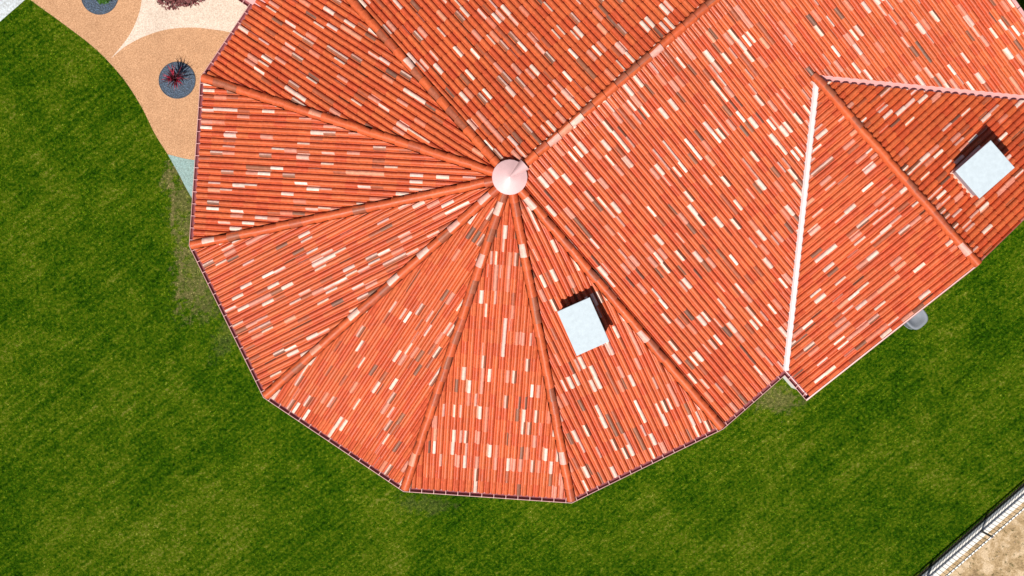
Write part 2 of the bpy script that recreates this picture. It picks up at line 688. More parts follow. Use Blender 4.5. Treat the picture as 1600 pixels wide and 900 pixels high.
def under_house(o):
    o.parent = HOUSE
    o.matrix_parent_inverse = Matrix.Translation(HOUSE_OFF)
    return o


deck = MB()
loose = []        # candidates for individual tiles: (area, matrix, variant)
bulk = MB()


GIN = 0.172                       # tiles stop this far inside the gutter's outer rim


def lay_slope(O, a, b, s, hp_list, urange, vmax, phase=0.0):
    """O: plan point of the eave line, a: along eave, b: plan upslope; keep = union of convex regions"""
    cs, sn = 1 / math.hypot(1, s), s / math.hypot(1, s)
    L = (TP + 0.045) / cs
    vs, fs, ci = tile_geo(L)
    a3 = Vector((a[0], a[1], 0))
    b3 = Vector((b[0] * cs, b[1] * cs, sn))
    n3 = a3.cross(b3)
    sgn = 1
    if n3.z < 0:
        n3 = -n3
        sgn = -1
    i0, i1 = int(math.floor(urange[0] / TW)), int(math.ceil(urange[1] / TW))
    nj = int(vmax / TP) + 1
    for i in range(i0, i1):
        prev = None
        wob = random.uniform(-0.004, 0.004)
        for j in range(nj):
            if prev is not None and random.random() < 0.05:
                var = prev
            else:
                var = random.choices(VIDX, VW)[0]
            prev = var
            yaw = random.gauss(0, 0.006)
            lz = random.uniform(0, 0.004)
            u0, v0 = i * TW + phase + wob + random.uniform(-.0025, .0025), j * TP + random.uniform(-.006, .006)
            org = Vector((O[0] + a[0] * u0 + b[0] * v0, O[1] + a[1] * u0 + b[1] * v0, HG + s * (v0 + GIN))) + n3 * (lz + 0.034)
            c_, s_ = math.cos(yaw), math.sin(yaw)
            ax = a3 * c_ + b3 * s_
            ay = b3 * c_ - a3 * s_
            W = [org + ax * x + ay * y + n3 * z for x, y, z in vs]
            xy = [(p.x, p.y) for p in W]
            full = False
            anyreg = []
            for hp in hp_list:
                mins = [min(nx * p[0] + ny * p[1] - d for p in xy) for nx, ny, d in hp]
                maxs = [max(nx * p[0] + ny * p[1] - d for p in xy) for nx, ny, d in hp]
                if min(mins) >= 0:
                    full = True
                    break
                if min(maxs) > 0:
                    anyreg.append(hp)
            if full:
                pc = to_px(np.array([tuple(W[0]), tuple(W[NP_ - 1]), tuple(W[2 * NP_ - 1]), tuple(W[NP_])]))
                vis = (pc[:, 0].min() > 2 and pc[:, 0].max() < 1598 and pc[:, 1].min() > 2 and pc[:, 1].max() < 898)
                ar = 0.5 * abs(sum(pc[k][0] * pc[(k + 1) % 4][1] - pc[(k + 1) % 4][0] * pc[k][1] for k in range(4)))
                mt = Matrix(((ax.x, ay.x, n3.x, org.x), (ax.y, ay.y, n3.y, org.y), (ax.z, ay.z, n3.z, org.z), (0, 0, 0, 1)))
                if sgn < 0:
                    vis = False
                loose.append((ar if vis else -1, mt, var, [tuple(p) for p in W], fs, ci))
            else:
                for hp in anyreg:
                    for f, c in zip(fs, ci):
                        q = clip_poly([tuple(W[k]) for k in f], hp)
                        if len(q) >= 3:
                            bulk.add(q, [tuple(range(len(q)))], VARS[var][c])


# --- apse facets
verts_pl = [pl(u, v) for u, v in VERT]
apex = CEN
N2 = None
for k in range(6):
    A, B = verts_pl[k], verts_pl[k + 1]
    mid = (A + B) / 2
    b = (apex - mid) / np.linalg.norm(apex - mid)
    a = np.array([b[1], -b[0]])   # a x b has positive z
    hp = [shift(halfplane(A, B, apex), GIN - 0.02), shift(halfplane(A, apex, B), 0.155), shift(halfplane(B, apex, A), 0.155)]
    half = np.linalg.norm(B - A) / 2
    O = mid + b * GIN
    # the eave line sits a little up the slope plane
    lay_slope(O, a, b, 0.25, [hp], (-half, half), APO, phase=random.uniform(0, TW))
    fd_ = (APO - GIN) / APO
    A_, B_ = apex + (A - apex) * fd_, apex + (B - apex) * fd_
    deck.add([(A_[0], A_[1], HG + 0.25 * GIN), (B_[0], B_[1], HG + 0.25 * GIN), (apex[0], apex[1], HG + RISE)], [(0, 1, 2)])

# --- main slopes
def Q(u, v):
    return pl(u, v)

# lower-right slope, split at the wing ridge
S_ = Q(EW, R - HW)
VA = Q(EW - HW, R)
VB = Q(EW + HW, R)
VG = 0.095
# slope frame: eave along E1 at v=R ; b = -EN ; a must satisfy a x b > 0
b = -EN
a = np.array([b[1], -b[0]])
usg = 1 if a @ E1 > 0 else -1
hpA = [shift(halfplane(Q(0, 0), Q(0, 5), Q(3, 2)), 0.155), shift(halfplane(Q(0, 0), Q(5, 0), Q(3, 2)), 0.12),
       shift(halfplane(Q(0, R), Q(5, R), Q(3, 2)), GIN - 0.02), shift(halfplane(S_, VA, Q(0, 2)), VG),
       shift(halfplane(Q(EW, 0), Q(EW, 5), Q(3, 2)), 0)]
hpB = [shift(halfplane(Q(EW, 0), Q(EW, 5), Q(EW + 3, 2)), 0), shift(halfplane(Q(0, 0), Q(5, 0), Q(3, 2)), 0.02),
       shift(halfplane(S_, VB, Q(EW + 3, 0)), VG), shift(halfplane(Q(UEND, 0), Q(UEND, 5), Q(3, 2)), 0.05)]
O = Q(0, R) + b * GIN
if usg > 0:
    lay_slope(O, a, b, SM, [hpA, hpB], (-0.2, UEND + 0.2), R)
else:
    lay_slope(O, a, b, SM, [hpA, hpB], (-UEND - 0.2, 0.2), R)
# upper-left slope
b2 = EN
a2 = np.array([b2[1], -b2[0]])
hpU = [shift(halfplane(Q(0, 0), Q(0, -5), Q(3, -2)), 0.155), shift(halfplane(Q(0, 0), Q(5, 0), Q(3, -2)), 0.13),
       shift(halfplane(Q(0, -R), Q(5, -R), Q(3, -2)), GIN - 0.02), shift(halfplane(Q(UEND, 0), Q(UEND, 5), Q(3, 2)), 0.05)]
O2 = Q(0, -R) + b2 * GIN
lay_slope(O2, a2, b2, SM, [hpU], (-UEND - 0.2, 0.2) if a2 @ E1 < 0 else (-0.2, UEND + 0.2), R, phase=0.07)
# wing slopes
ZW = SM * HW
for sg, VV in ((-1, VA), (1, VB)):
    out = E1 * sg                        # downslope
    bw = -out
    aw = np.array([bw[1], -bw[0]])
    Ow = Q(EW + sg * HW, R) + bw * GIN
    ins = Q(EW + sg * 1.0, R - 0.5)
    hp = [shift(halfplane(Q(EW, 0), Q(EW, 5), ins), 0.13), shift(halfplane(S_, VV, ins), VG - (0.02 if sg > 0 else 0)),
          shift(halfplane(Q(EW + sg * HW, 0), Q(EW + sg * HW, 5), ins), GIN - 0.02),
          shift(halfplane(Q(0, R + GP), Q(5, R + GP), ins), 0.05)]
    lay_slope(Ow, aw, bw, SM, [hp], (-HW - 1.5, HW + 1.5), HW, phase=0.03)
# decks
z0 = HG
zi, ri = z0 + SM * GIN, R - GIN
VAi = Q(EW - HW + GIN, R - GIN)
VBi = Q(EW + HW - GIN, R - GIN)
deck.add([tuple(Q(0, 0)) + (z0 + RISE,), tuple(Q(0, ri)) + (zi,), tuple(VAi) + (zi,), tuple(S_) + (z0 + ZW,),
          tuple(Q(EW, 0)) + (z0 + RISE,)], [(0, 1, 2, 3, 4)])
kk = (UEND - EW)
deck.add([tuple(Q(EW, 0)) + (z0 + RISE,), tuple(S_) + (z0 + ZW,), tuple(Q(UEND, R - HW + kk)) + (z0 + SM * (HW - kk),),
          tuple(Q(UEND, 0)) + (z0 + RISE,)], [(0, 1, 2, 3)])
deck.add([tuple(Q(0, 0)) + (z0 + RISE,), tuple(Q(UEND, 0)) + (z0 + RISE,), tuple(Q(UEND, -ri)) + (zi,), tuple(Q(0, -ri)) + (zi,)],
         [(0, 1, 2, 3)])
g_ = R + GP - 0.03
for sg, VV in ((-1, VAi), (1, VBi)):
    deck.add([tuple(S_) + (z0 + ZW,), tuple(VV) + (zi,), tuple(Q(EW + sg * (HW - GIN), g_)) + (zi,), tuple(Q(EW, g_)) + (z0 + ZW,)],
             [(0, 1, 2, 3)])
# soffit
deck.add([tuple(Q(VERT[k][0] * 0.985, VERT[k][1] * 0.985)) + (z0 - 0.13,) for k in range(7)] +
         [tuple(Q(UEND, -R)) + (z0 - 0.13,), tuple(Q(UEND, R * 0.985)) + (z0 - 0.13,)], [tuple(range(9))])
roof = under_house(deck.build("roof", M_DECK))
roof["label"] = "roof boarding under the orange tiles"

# individual tiles: the 300 that show largest
loose.sort(key=lambda t: -t[0])
for k, (ar, mt, var, W, fs, ci) in enumerate(loose):
    if k < 300 and ar > 0:
        o = bpy.data.objects.new("roof_tile", tile_mesh(var, (TP + 0.045) * math.hypot(1, SM)))
        COL.objects.link(o)
        o.parent = roof
        o.matrix_parent_inverse = Matrix.Identity(4)
        o.matrix_basis = Matrix.Translation(HOUSE_OFF * 0) @ mt
    else:
        b0 = len(bulk.v)
        bulk.v += W
        for f, c in zip(fs, ci):
            bulk.f.append(tuple(b0 + q for q in f))
            bulk.c.append(VARS[var][c])
print("tiles", len(loose), "verts", len(bulk.v))
tl = bulk.build("roof_tile", M_TILE, roof, True)
tl["kind"] = "stuff"

# ------------------------------------------------------------------ hip and ridge caps
CAPM = {}
CH = 1.15


def cap_mesh(v, L):
    if v in CAPM:
        return CAPM[v]
    mb = MB()
    n = 9
    c = jit((0.60, 0.115, 0.036), 0.07)
    half = random.choice([(0, 8), (0, 4), (4, 8), (3, 8), (0, 5)])
    if v % 11 == 3:
        c2 = jit(random.choice([PALE[3], PALE[2], MIDP[0]]))
        half = (0, 5)
    elif v % 3 == 1:
        c2 = jit(random.choice([(0.36, 0.10, 0.050), (0.46, 0.10, 0.042)]))
        half = (3, 8)
    else:
        c2 = c
    r0, r1 = 0.150, 0.118
    rings = [(0.0, r0, 0.02), (0.045, r0 * 0.985, 0.02), (L, r1, 0.0)]
    vs = []
    for y, r, l in rings:
        for i in range(n):
            a_ = math.pi * i / (n - 1)
            vs.append((-r * math.cos(a_), y, r * CH * math.sin(a_) + l - 0.02))
    for i in range(n):
        a_ = math.pi * i / (n - 1)
        vs.append((-r0 * math.cos(a_), 0.0, r0 * CH * math.sin(a_)))
    for i in range(n):
        a_ = math.pi * i / (n - 1)
        vs.append((-(r0 - 0.02) * math.cos(a_), 0.0, (r0 - 0.022) * CH * math.sin(a_) - 0.002))
    # straight skirts down to the field tiles
    base_z = len(vs)
    for q, (y, r, l) in enumerate(rings):
        for sgn_ in (-1, 1):
            vs.append((sgn_ * r * 1.02, y, l - 0.05))
    for q in range(2):
        mb.f.append((base_z + 2 * q, q * n, (q + 1) * n, base_z + 2 * q + 2))
        mb.c.append(c)
        mb.f.append((q * n + n - 1, base_z + 2 * q + 1, base_z + 2 * q + 3, (q + 1) * n + n - 1))
        mb.c.append(c)
    for i in range(n - 1):
        cc = c2 if half[0] <= i < half[1] else c
        for q in range(2):
            mb.f.append((q * n + i, q * n + i + 1, (q + 1) * n + i + 1, (q + 1) * n + i))
            mb.c.append(cc)
        mb.f.append((4 * n + i, 4 * n + i + 1, 3 * n + i + 1, 3 * n + i))
        mb.c.append(cc)
    mb.v = vs
    me = mb.mesh("ridge_tile", True)
    me.materials.append(M_TILE)
    CAPM[v] = me
    return me


def caps(p0, p1, pitch=0.43, start=0.0, stop=0.0, w=1.0):
    p0, p1 = Vector(p0), Vector(p1)
    d = (p1 - p0)
    L = d.length - stop
    d.normalize()
    sx = d.cross(Vector((0, 0, 1))).normalized()
    up = sx.cross(d).normalized()
    k = 0
    s = start
    while s < L - 0.1:
        vv = random.randrange(35)
        me = cap_mesh(vv, 0.50)
        o = bpy.data.objects.new("ridge_tile", me)
        COL.objects.link(o)
        yw = random.gauss(0, 0.018)
        dd = (d * math.cos(yw) + sx * math.sin(yw)).normalized()
        ss = dd.cross(up).normalized()
        org = p0 + d * s + up * random.uniform(0.0, 0.006) + sx * random.uniform(-0.008, 0.008)
        q = Matrix(((ss.x * w, dd.x, up.x, org.x), (ss.y * w, dd.y, up.y, org.y), (ss.z * w, dd.z, up.z, org.z), (0, 0, 0, 1)))
        o.parent = roof
        o.matrix_basis = q
        s += pitch
        k += 1


for k in range(7):
    u, v = VERT[k]
    f_ = 1 - 0.13 / R
    caps(P3(u * f_, v * f_, 0.105 + 0.13 * SM), P3(0, 0, RISE + 0.105), 0.43, 0.0, 0.40)
caps(P3(UEND - 0.02, 0, RISE + 0.105), P3(0, 0, RISE + 0.105), 0.455, 0.0, 0.50)
caps(P3(EW, R + GP - 0.03, ZW + 0.105), P3(EW, R - HW - 0.12, ZW + 0.105), 0.43, 0.0, 0.0)

# ------------------------------------------------------------------ apex cone
mb = MB()
n = 24
cz = HG + RISE
def ringp(r, z, nn=24):
    return [(CEN[0] + r * math.cos(2 * math.pi * i / nn), CEN[1] + r * math.sin(2 * math.pi * i / nn), z) for i in range(nn)]
rings = [ringp(0.505, cz - 0.02), ringp(0.515, cz + 0.20), ringp(0.535, cz + 0.205), ringp(0.535, cz + 0.23), ringp(0.51, cz + 0.245),
         ringp(0.02, cz + 0.46)]
mb.sweep(rings + [ringp(0.0005, cz + 0.465)], True)
cone = under_house(mb.build("apex_cap", M_PINK, None, True))
cone["label"] = "pale pink metal cone capping the point where the hips meet"
md = cone.modifiers.new("edge", 'EDGE_SPLIT')
md.split_angle = math.radians(30)
mb = MB()
e1 = Vector((E1[0], E1[1], 0))
en = Vector((EN[0], EN[1], 0))
c0 = Vector((CEN[0], CEN[1], cz))
ra, rb = [], []
for i in range(9):
    a_ = math.pi * i / 8
    ra.append(c0 + e1 * 0.02 + en * (-0.03 * math.cos(a_)) + Vector((0, 0, 0.40 + 0.07 * math.sin(a_))))
    rb.append(c0 + e1 * 0.60 + en * (-0.205 * math.cos(a_)) + Vector((0, 0, 0.10 + 0.26 * math.sin(a_))))
mb.sweep([ra, rb])
under_house(mb.build("collar", M_PINK, None, True))

# ------------------------------------------------------------------ valleys
def valley(p0, p1, na, nb, half, mat, label):
    """p0 top, p1 bottom; na, nb plan directions to each side with their slope rise"""
    mb = MB()
    p0, p1 = Vector(p0), Vector(p1)
    d = (p1 - p0).normalized()
    def side(p, w):
        # point on each adjoining plane at plan distance w
        return p
    rings = []
    for t_ in np.linspace(0, 1, 9):
        c = p0.lerp(p1, t_) + Vector((0, 0, 0.007))
        r = []
        for w, (dirn, sl) in ((1.0, na), (0.80, na), (0.5, na), (0.0, na), (0.5, nb), (0.80, nb), (1.0, nb)):
            q = c + Vector((dirn[0], dirn[1], sl)) * (w * half)
            if w == 1.0:
                q.z += 0.010
            elif w == 0.80:
                q.z += 0.016
            r.append(q)
        rings.append(r)
    mb.sweep(rings)
    o = under_house(mb.build("valley_flashing", mat))
    o["label"] = label


# plane heights near a valley: move perpendicular to the valley in plan
def perp_slope(dirv, grad):
    return float(np.dot(dirv, grad))


gm = -EN * SM                                   # gradient (uphill) of main slope
for sg, VV, mt_, lb in ((-1, VA, M_VALLIT, "valley flashing coloured as sunlit between main slope and wing"),
                        (1, VB, M_ROSE, "valley flashing coloured as shaded above the far wing slope")):
    dv = (VV - S_) / np.linalg.norm(VV - S_)
    pr = np.array([-dv[1], dv[0]])
    if pr @ (E1 * sg) < 0:
        pr = -pr                                # points to main slope side
    gw = -E1 * sg * SM
    VE = VV + (S_ - VV) * 0.018
    valley(tuple(S_) + (z0 + ZW,), tuple(VE) + (z0 + ZW * 0.018,), (tuple(pr), perp_slope(pr, gm)), (tuple(-pr), perp_slope(-pr, gw)),
           0.17 if sg < 0 else 0.17, mt_, lb)

# ------------------------------------------------------------------ gutters
def offset_line(pts, d, closed=False):
    """offset plan polyline to its left by d with mitres"""
    out = []
    k = len(pts)
    for i in range(k):
        ns = []
        if i > 0:
            t_ = pts[i] - pts[i - 1]
            t_ = t_ / np.linalg.norm(t_)
            ns.append(np.array([-t_[1], t_[0]]))
        if i < k - 1:
            t_ = pts[i + 1] - pts[i]
            t_ = t_ / np.linalg.norm(t_)
            ns.append(np.array([-t_[1], t_[0]]))
        if len(ns) == 1:
            out.append(pts[i] + ns[0] * d)
        else:
            m_ = ns[0] + ns[1]
            m_ = m_ / (m_ @ ns[0])
            out.append(pts[i] + m_ * d)
    return out


EAVE = [Q(EW - HW, R + GP), VA] + [verts_pl[k] for k in range(7)] + [Q(UEND, -R)]
# inside is to which side?
tt = EAVE[3] - EAVE[2]
left = np.array([-tt[1], tt[0]])
SGN = 1.0 if left @ (CEN - EAVE[2]) > 0 else -1.0
GPROF = [(0.208, -0.005), (0.206, -0.045), (0.175, -0.090), (0.125, -0.112), (0.070, -0.105), (0.034, -0.078), (0.018, -0.035),
         (0.016, -0.012), (0.004, -0.004), (0.000, -0.016), (0.010, -0.024)]
offs = [offset_line(EAVE, SGN * d) for d, z in GPROF]
_o0, _o1 = offset_line(EAVE, 0.0), offset_line(EAVE, SGN * 1.0)


def lerp2(offs, q, dd):
    return _o0[q] * (1 - dd) + _o1[q] * dd


for i in range(len(EAVE) - 1):
    mb = MB()
    r0 = [(offs[k][i][0], offs[k][i][1], HG + GPROF[k][1]) for k in range(len(GPROF))]
    r1 = [(offs[k][i + 1][0], offs[k][i + 1][1], HG + GPROF[k][1]) for k in range(len(GPROF))]
    mb.sweep([r0, r1])
    g = under_house(mb.build("gutter", M_GUT, None, True))
    rm = MB()
    rr = []
    for q in (i, i + 1):
        rr.append([(lerp2(offs, q, dd)[0], lerp2(offs, q, dd)[1], HG + zz) for dd, zz in
                   ((-0.004, -0.014), (-0.006, 0.002), (0.006, 0.008), (0.016, 0.002), (0.014, -0.012))])
    rm.sweep(rr)
    rm.build("rim", M_BRK, g, True)
    a0, a1 = EAVE[i], EAVE[i + 1]
    d = a1 - a0
    Lg = np.linalg.norm(d)
    d = d / Lg
    inn = np.array([-d[1], d[0]]) * SGN
    nb = max(1, int(round(Lg / 0.40)))
    for k in range(nb):
        s_ = (k + 0.5) * Lg / nb
        p = a0 + d * s_
        if i == len(EAVE) - 2 and s_ > 9:
            break
        mb = MB()
        prof = [(-0.008, -0.020), (-0.008, 0.010), (0.03, 0.013), (0.10, 0.012), (0.23, 0.020)]
        rg = []
        for dd, zz in prof:
            c = Vector((p[0] + inn[0] * dd, p[1] + inn[1] * dd, HG + zz))
            hv = Vector((d[0], d[1], 0)) * 0.010
            rg.append([c - hv, c + hv, c + hv - Vector((0, 0, 0.004)), c - hv - Vector((0, 0, 0.004))])
        mb.sweep(rg, True)
        bo = mb.build("gutter_bracket", M_BRK, g)

# ------------------------------------------------------------------ verges
def strip(name, p0, p1, wdt, ht, mat, inward, pieces=1, gap=0.0, dz=0.0):
    p0, p1 = Vector(p0), Vector(p1)
    for k in range(pieces):
        a_, b_ = p0.lerp(p1, k / pieces), p0.lerp(p1, (k + 1) / pieces)
        dd = (b_ - a_).normalized()
        a_ = a_ + dd * gap / 2
        b_ = b_ - dd * gap / 2
        iv = Vector((inward[0], inward[1], 0)) * wdt
        mb = MB()
        zt = Vector((0, 0, dz))
        mb.box(a_ + zt, b_ - a_, iv, Vector((0, 0, ht)))
        o = under_house(mb.build(name, mat))
        bv = o.modifiers.new("bevel", 'BEVEL')
        bv.width = 0.006


inw = -EN
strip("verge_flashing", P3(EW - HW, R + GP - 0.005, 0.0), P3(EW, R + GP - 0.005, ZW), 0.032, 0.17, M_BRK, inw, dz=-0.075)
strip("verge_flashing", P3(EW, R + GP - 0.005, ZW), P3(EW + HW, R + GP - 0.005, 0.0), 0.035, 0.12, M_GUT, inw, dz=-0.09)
strip("verge_board", P3(EW - HW, R + GP - 0.015, 0.0), P3(EW, R + GP - 0.015, ZW), 0.05, 0.10, M_GUT, -inw, dz=-0.12)
# main gable end: capped with short flashing pieces
strip("verge_flashing", P3(UEND + 0.09, 0, RISE), P3(UEND + 0.09, R - HW + kk - 0.3, SM * (HW - kk + 0.3)), 0.13, 0.15, M_BRK, -E1,
      pieces=14, gap=0.02, dz=-0.04)
strip("verge_flashing", P3(UEND + 0.09, 0, RISE), P3(UEND + 0.09, -R, 0), 0.13, 0.15, M_BRK, -E1, pieces=26, gap=0.02, dz=-0.04)

# ------------------------------------------------------------------ walls
mb = MB()
wl = [Q(UEND - 0.3, -(R - 0.45))] + [Q(u * (R - 0.45) / R, v * (R - 0.45) / R) for u, v in VERT[::-1]]
wl += [Q(EW - HW + 0.21, R - 0.45), Q(EW - HW + 0.21, R + GP - 0.06), Q(EW + HW - 0.4, R + GP - 0.06), Q(EW + HW - 0.4, R - 0.45),
       Q(UEND - 0.3, R - 0.45)]
rings = []
for p in wl + [wl[0]]:
    rings.append([(p[0], p[1], 0.0), (p[0], p[1], HG - 0.14)])
mb.sweep(rings)
under_house(mb.build("wall", M_WALL))
# gable wall above eaves level
for vv_ in (R + GP - 0.06,):
    mb = MB()
    k0, k1 = EW - HW + 0.21, EW + HW - 0.4
    pts = [P3(k0, vv_, -0.14), P3(k1, vv_, -0.14), P3(k1, vv_, 0.07), P3(EW, vv_, ZW - 0.03), P3(k0, vv_, 0.03)]
    mb.add(pts, [(0, 1, 2, 3, 4)])
    under_house(mb.build("gable", M_WALL))
mb = MB()
mb.add([P3(UEND - 0.3, -R + .4, -0.14), P3(UEND - 0.3, R - .4, -0.14), P3(UEND - 0.3, 0, RISE - 0.03)], [(0, 1, 2)])
under_house(mb.build("gable", M_WALL))

# ------------------------------------------------------------------ chimneys
def roof_z(x, y):
    q = np.array([x, y]) - CEN
    u, v = q @ E1, q @ EN
    if u > EW - HW and abs(u - EW) < HW and v > R - HW + abs(u - EW) - 0.001:
        return HG + SM * (HW - abs(u - EW))
    if u > 0:
        return HG + SM * (R - abs(v))
    best = 1e9
    for k in range(6):
        th = math.radians(15 + 30 * k)
        nrm = np.array([-math.sin(th), math.cos(th)])
        best = min(best, 0.25 * (APO - (np.array([u, v]) @ nrm)))
    return HG + best


def chimney(px, ztop, label):
    c = [at(x, y, ztop) for x, y in px]
    ctr = sum(c, Vector()) / 4
    ex = ((c[1] - c[0]) + (c[2] - c[3])) / 2
    ey = ((c[3] - c[0]) + (c[2] - c[1])) / 2
    ex0 = ex.normalized()
    ey0 = (ey - ex0 * ey.dot(ex0)).normalized()
    a_, b_ = ex.length / 2, ey.length / 2
    mb = MB()
    def rect(aa, bb, z=None, dz=0.0):
        r = []
        for sx, sy in ((-1, -1), (1, -1), (1, 1), (-1, 1)):
            p = ctr + ex0 * aa * sx + ey0 * bb * sy
            zz = roof_z(p.x, p.y) + dz if z is None else z
            r.append((p.x, p.y, zz))
        return r
    ins = 0.085
    mb.sweep([rect(a_ - ins, b_ - ins, None, -0.05), rect(a_ - ins, b_ - ins, ztop - 0.05)], True)
    body = under_house(mb.build("chimney", M_STACK))
    body["label"] = label
    mb = MB()
    mb.sweep([rect(a_, b_, ztop - 0.06), rect(a_, b_, ztop), rect(a_ - 0.01, b_ - 0.01, ztop + 0.006),
              rect(0.01, 0.01, ztop + 0.012)], True)
    o = mb.build("chimney_cap", M_CAP, body)
    # vent grille slots under the cap
    for sx in (-1, 1):
        mb = MB()
        p = ctr + ex0 * (a_ - ins + 0.004) * sx
        mb.box(Vector((p.x, p.y, ztop - 0.22)) - ey0 * b_ * 0.7, ex0 * 0.004 * sx, ey0 * b_ * 1.4, Vector((0, 0, 0.1)))
        mb.build("vent_slot", M_PICK, body)
    # base flashing
    mb = MB()
    fl = []
    for rr, dz in ((0.0, 0.10), (-0.01, 0.125), (-0.03, 0.13), (-ins + 0.034, 0.17)):
        fl.append(rect(a_ + rr - 0.03, b_ + rr - 0.03, None, dz))
    mb.sweep(fl, True)
    mb.build("chimney_flashing", M_FLASH, body)
    return body


def cap_height(px, h):
    z = HG + 2
    for _ in range(10):
        q = at(sum(p[0] for p in px) / 4, sum(p[1] for p in px) / 4, z)
        z = roof_z(q.x, q.y) + h
    return z


c1 = [(870, 487), (921, 465), (952.5, 533), (902, 556)]
c2 = [(1494, 267), (1548, 219), (1585.5, 262), (1530, 310.5)]
chimney(c1, cap_height(c1, 0.98), "square chimney with pale metal cap on the fanned slope")
chimney(c2, cap_height(c2, 0.98), "square chimney with pale metal cap on the shaded wing slope")

# ------------------------------------------------------------------ porch roof at the top left
NP2 = at(389, 10, HG)
n5 = np.array([-math.sin(math.radians(165)), math.cos(math.radians(165))])
f5 = E1 * n5[0] + EN * n5[1]
t5 = np.array([-f5[1], f5[0]])
if t5[1] < 0:
    t5 = -t5
n0 = np.array([NP2.x, NP2.y])
mb = MB()
pp = [n0 - f5 * 0.32 + t5 * 0.10, n0 + f5 * 2.5 + t5 * 0.10, n0 + f5 * 2.5 + t5 * 3.2, n0 - f5 * 1.3 + t5 * 3.2]
zz = [HG + 0.13, HG + 0.03, HG + 0.42, HG + 0.42]
mb.add([(p[0], p[1], z) for p, z in zip(pp, zz)], [(0, 1, 2, 3)])
mb.add([(p[0], p[1], z - 0.04) for p, z in zip(pp, zz)], [(3, 2, 1, 0)])
for k in range(4):
    mb.add([(pp[k][0], pp[k][1], zz[k]), (pp[(k + 1) % 4][0], pp[(k + 1) % 4][1], zz[(k + 1) % 4]),
            (pp[(k + 1) % 4][0], pp[(k + 1) % 4][1], zz[(k + 1) % 4] - 0.04), (pp[k][0], pp[k][1], zz[k] - 0.04)], [(0, 1, 2, 3)])
po = under_house(mb.build("porch_roof", M_ROSE))
po["label"] = "lilac pink metal porch roof with its own dark gutter"
mb = MB()
r0 = [(n0[0] + t5[0] * (dd - 0.03), n0[1] + t5[1] * (dd - 0.03), HG + 0.02 + zq) for dd, zq in GPROF]
r1 = [(q[0] + f5[0] * 2.5, q[1] + f5[1] * 2.5, q[2]) for q in r0]
mb.sweep([r0, r1])
mb.build("gutter", M_GUT, po, True).matrix_parent_inverse = Matrix.Identity(4)
for k in range(5):
    mb = MB()
    q = n0 + f5 * (0.22 + 0.42 * k)
    mb.box((q[0] - t5[0] * 0.03, q[1] - t5[1] * 0.03, HG + 0.02), Vector((f5[0], f5[1], 0)) * 0.02, Vector((t5[0], t5[1], 0)) * 0.17,
           Vector((0, 0, 0.006)))
    mb.build("gutter_bracket", M_BRK, po)

# ------------------------------------------------------------------ kerb and railing, bottom right
g0 = at(1549.8, 802.2, 0)
ge = at(1469.8, 872.4, 0)
fd = Vector((g0.x - ge.x, g0.y - ge.y, 0)).normalized()
fd = Vector((E1[0], E1[1], 0))
fnm = Vector((EN[0], EN[1], 0))           # away from the lawn
PXM = (at(1501, 850, 0) - at(1500, 850, 0)).length   # metres per photo pixel on the ground


def kline(off, z=0.0, s0=-12, s1=12):
    o = Vector((g0.x, g0.y, z)) + fnm * off * PXM
    return o + fd * s0, o + fd * s1


def band(name, o0, o1, z, mat, zb=0.0, s0=-40, s1=40):
    a0, a1 = kline(o0, zb, s0, s1)
    mb = MB()
    mb.box(a0, a1 - a0, fnm * (o1 - o0) * PXM, Vector((0, 0, z - zb)))
    o = mb.build(name, mat)
    kind(o, "structure")
    return o


KH = 0.13
band("shadow_strip", -3.6, 0.4, 0.012, M_KSHADE)  # dark strip with the fence and kerb shadow band put into its colour
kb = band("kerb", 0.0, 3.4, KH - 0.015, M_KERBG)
band("footing", 3.4, 17.0, KH, M_KERB)
a0, a1 = kline(17.0, 0, -300, 300)
sheet("dirt", [a0, a1, a1 + fnm * 300, a0 + fnm * 300], 0.03, M_DIRT)

RAIL_OFF = 8.0
fence = thing("railing", "low metal picket railing with pale top rail on the white kerb beside the sandy dirt", "railing",
              tuple(kline(RAIL_OFF, KH, 0, 0)[0]))
FO = Vector(fence.location)
FH = 1.05


def fpart(mb, name, mat):
    o = mb.build(name, mat)
    o.parent = fence
    o.matrix_parent_inverse = Matrix.Translation(-FO)
    return o


LEN0, LEN1 = -4.2, 4.6
ra_, rb_ = kline(RAIL_OFF, KH + 0.06, LEN0, LEN1)
mb = MB()
mb.bar(ra_, rb_, 0.035, ht=0.04)
fpart(mb, "bottom_rail", M_RAIL)
ra_, rb_ = kline(RAIL_OFF, KH + FH, LEN0, LEN1)
mb = MB()
mb.bar(ra_, rb_, 0.042, ht=0.02)
fpart(mb, "top_rail", M_TOPR)
mb = MB()
ra_, rb_ = kline(RAIL_OFF, KH + FH - 0.09, LEN0, LEN1)
mb.bar(ra_, rb_, 0.012, ht=0.02)
fpart(mb, "middle_rail", M_RAIL)
psx = at(1534.5, 830.7, KH)
ps = (psx - FO).dot(fd)
pick_me = None
k = 0
s = LEN0 + 0.05
pk = MB()
pk.bar((0, 0, 0), (0, 0, FH + 0.022), 0.012, up=(1, 0, 0))
pk.bar((0, 0, FH + 0.012), (0, 0, FH + 0.03), 0.05, up=tuple(fd), ht=0.026)
pm = pk.mesh("picket")
pm.materials.append(M_PICK)
while s < LEN1:
    o = bpy.data.objects.new("picket", pm)
    COL.objects.link(o)
    o.parent = fence
    o.location = fd * (s + random.uniform(-.004, .004))
    o.rotation_euler = (random.gauss(0, .004), random.gauss(0, .004), 0)
    s += 0.149
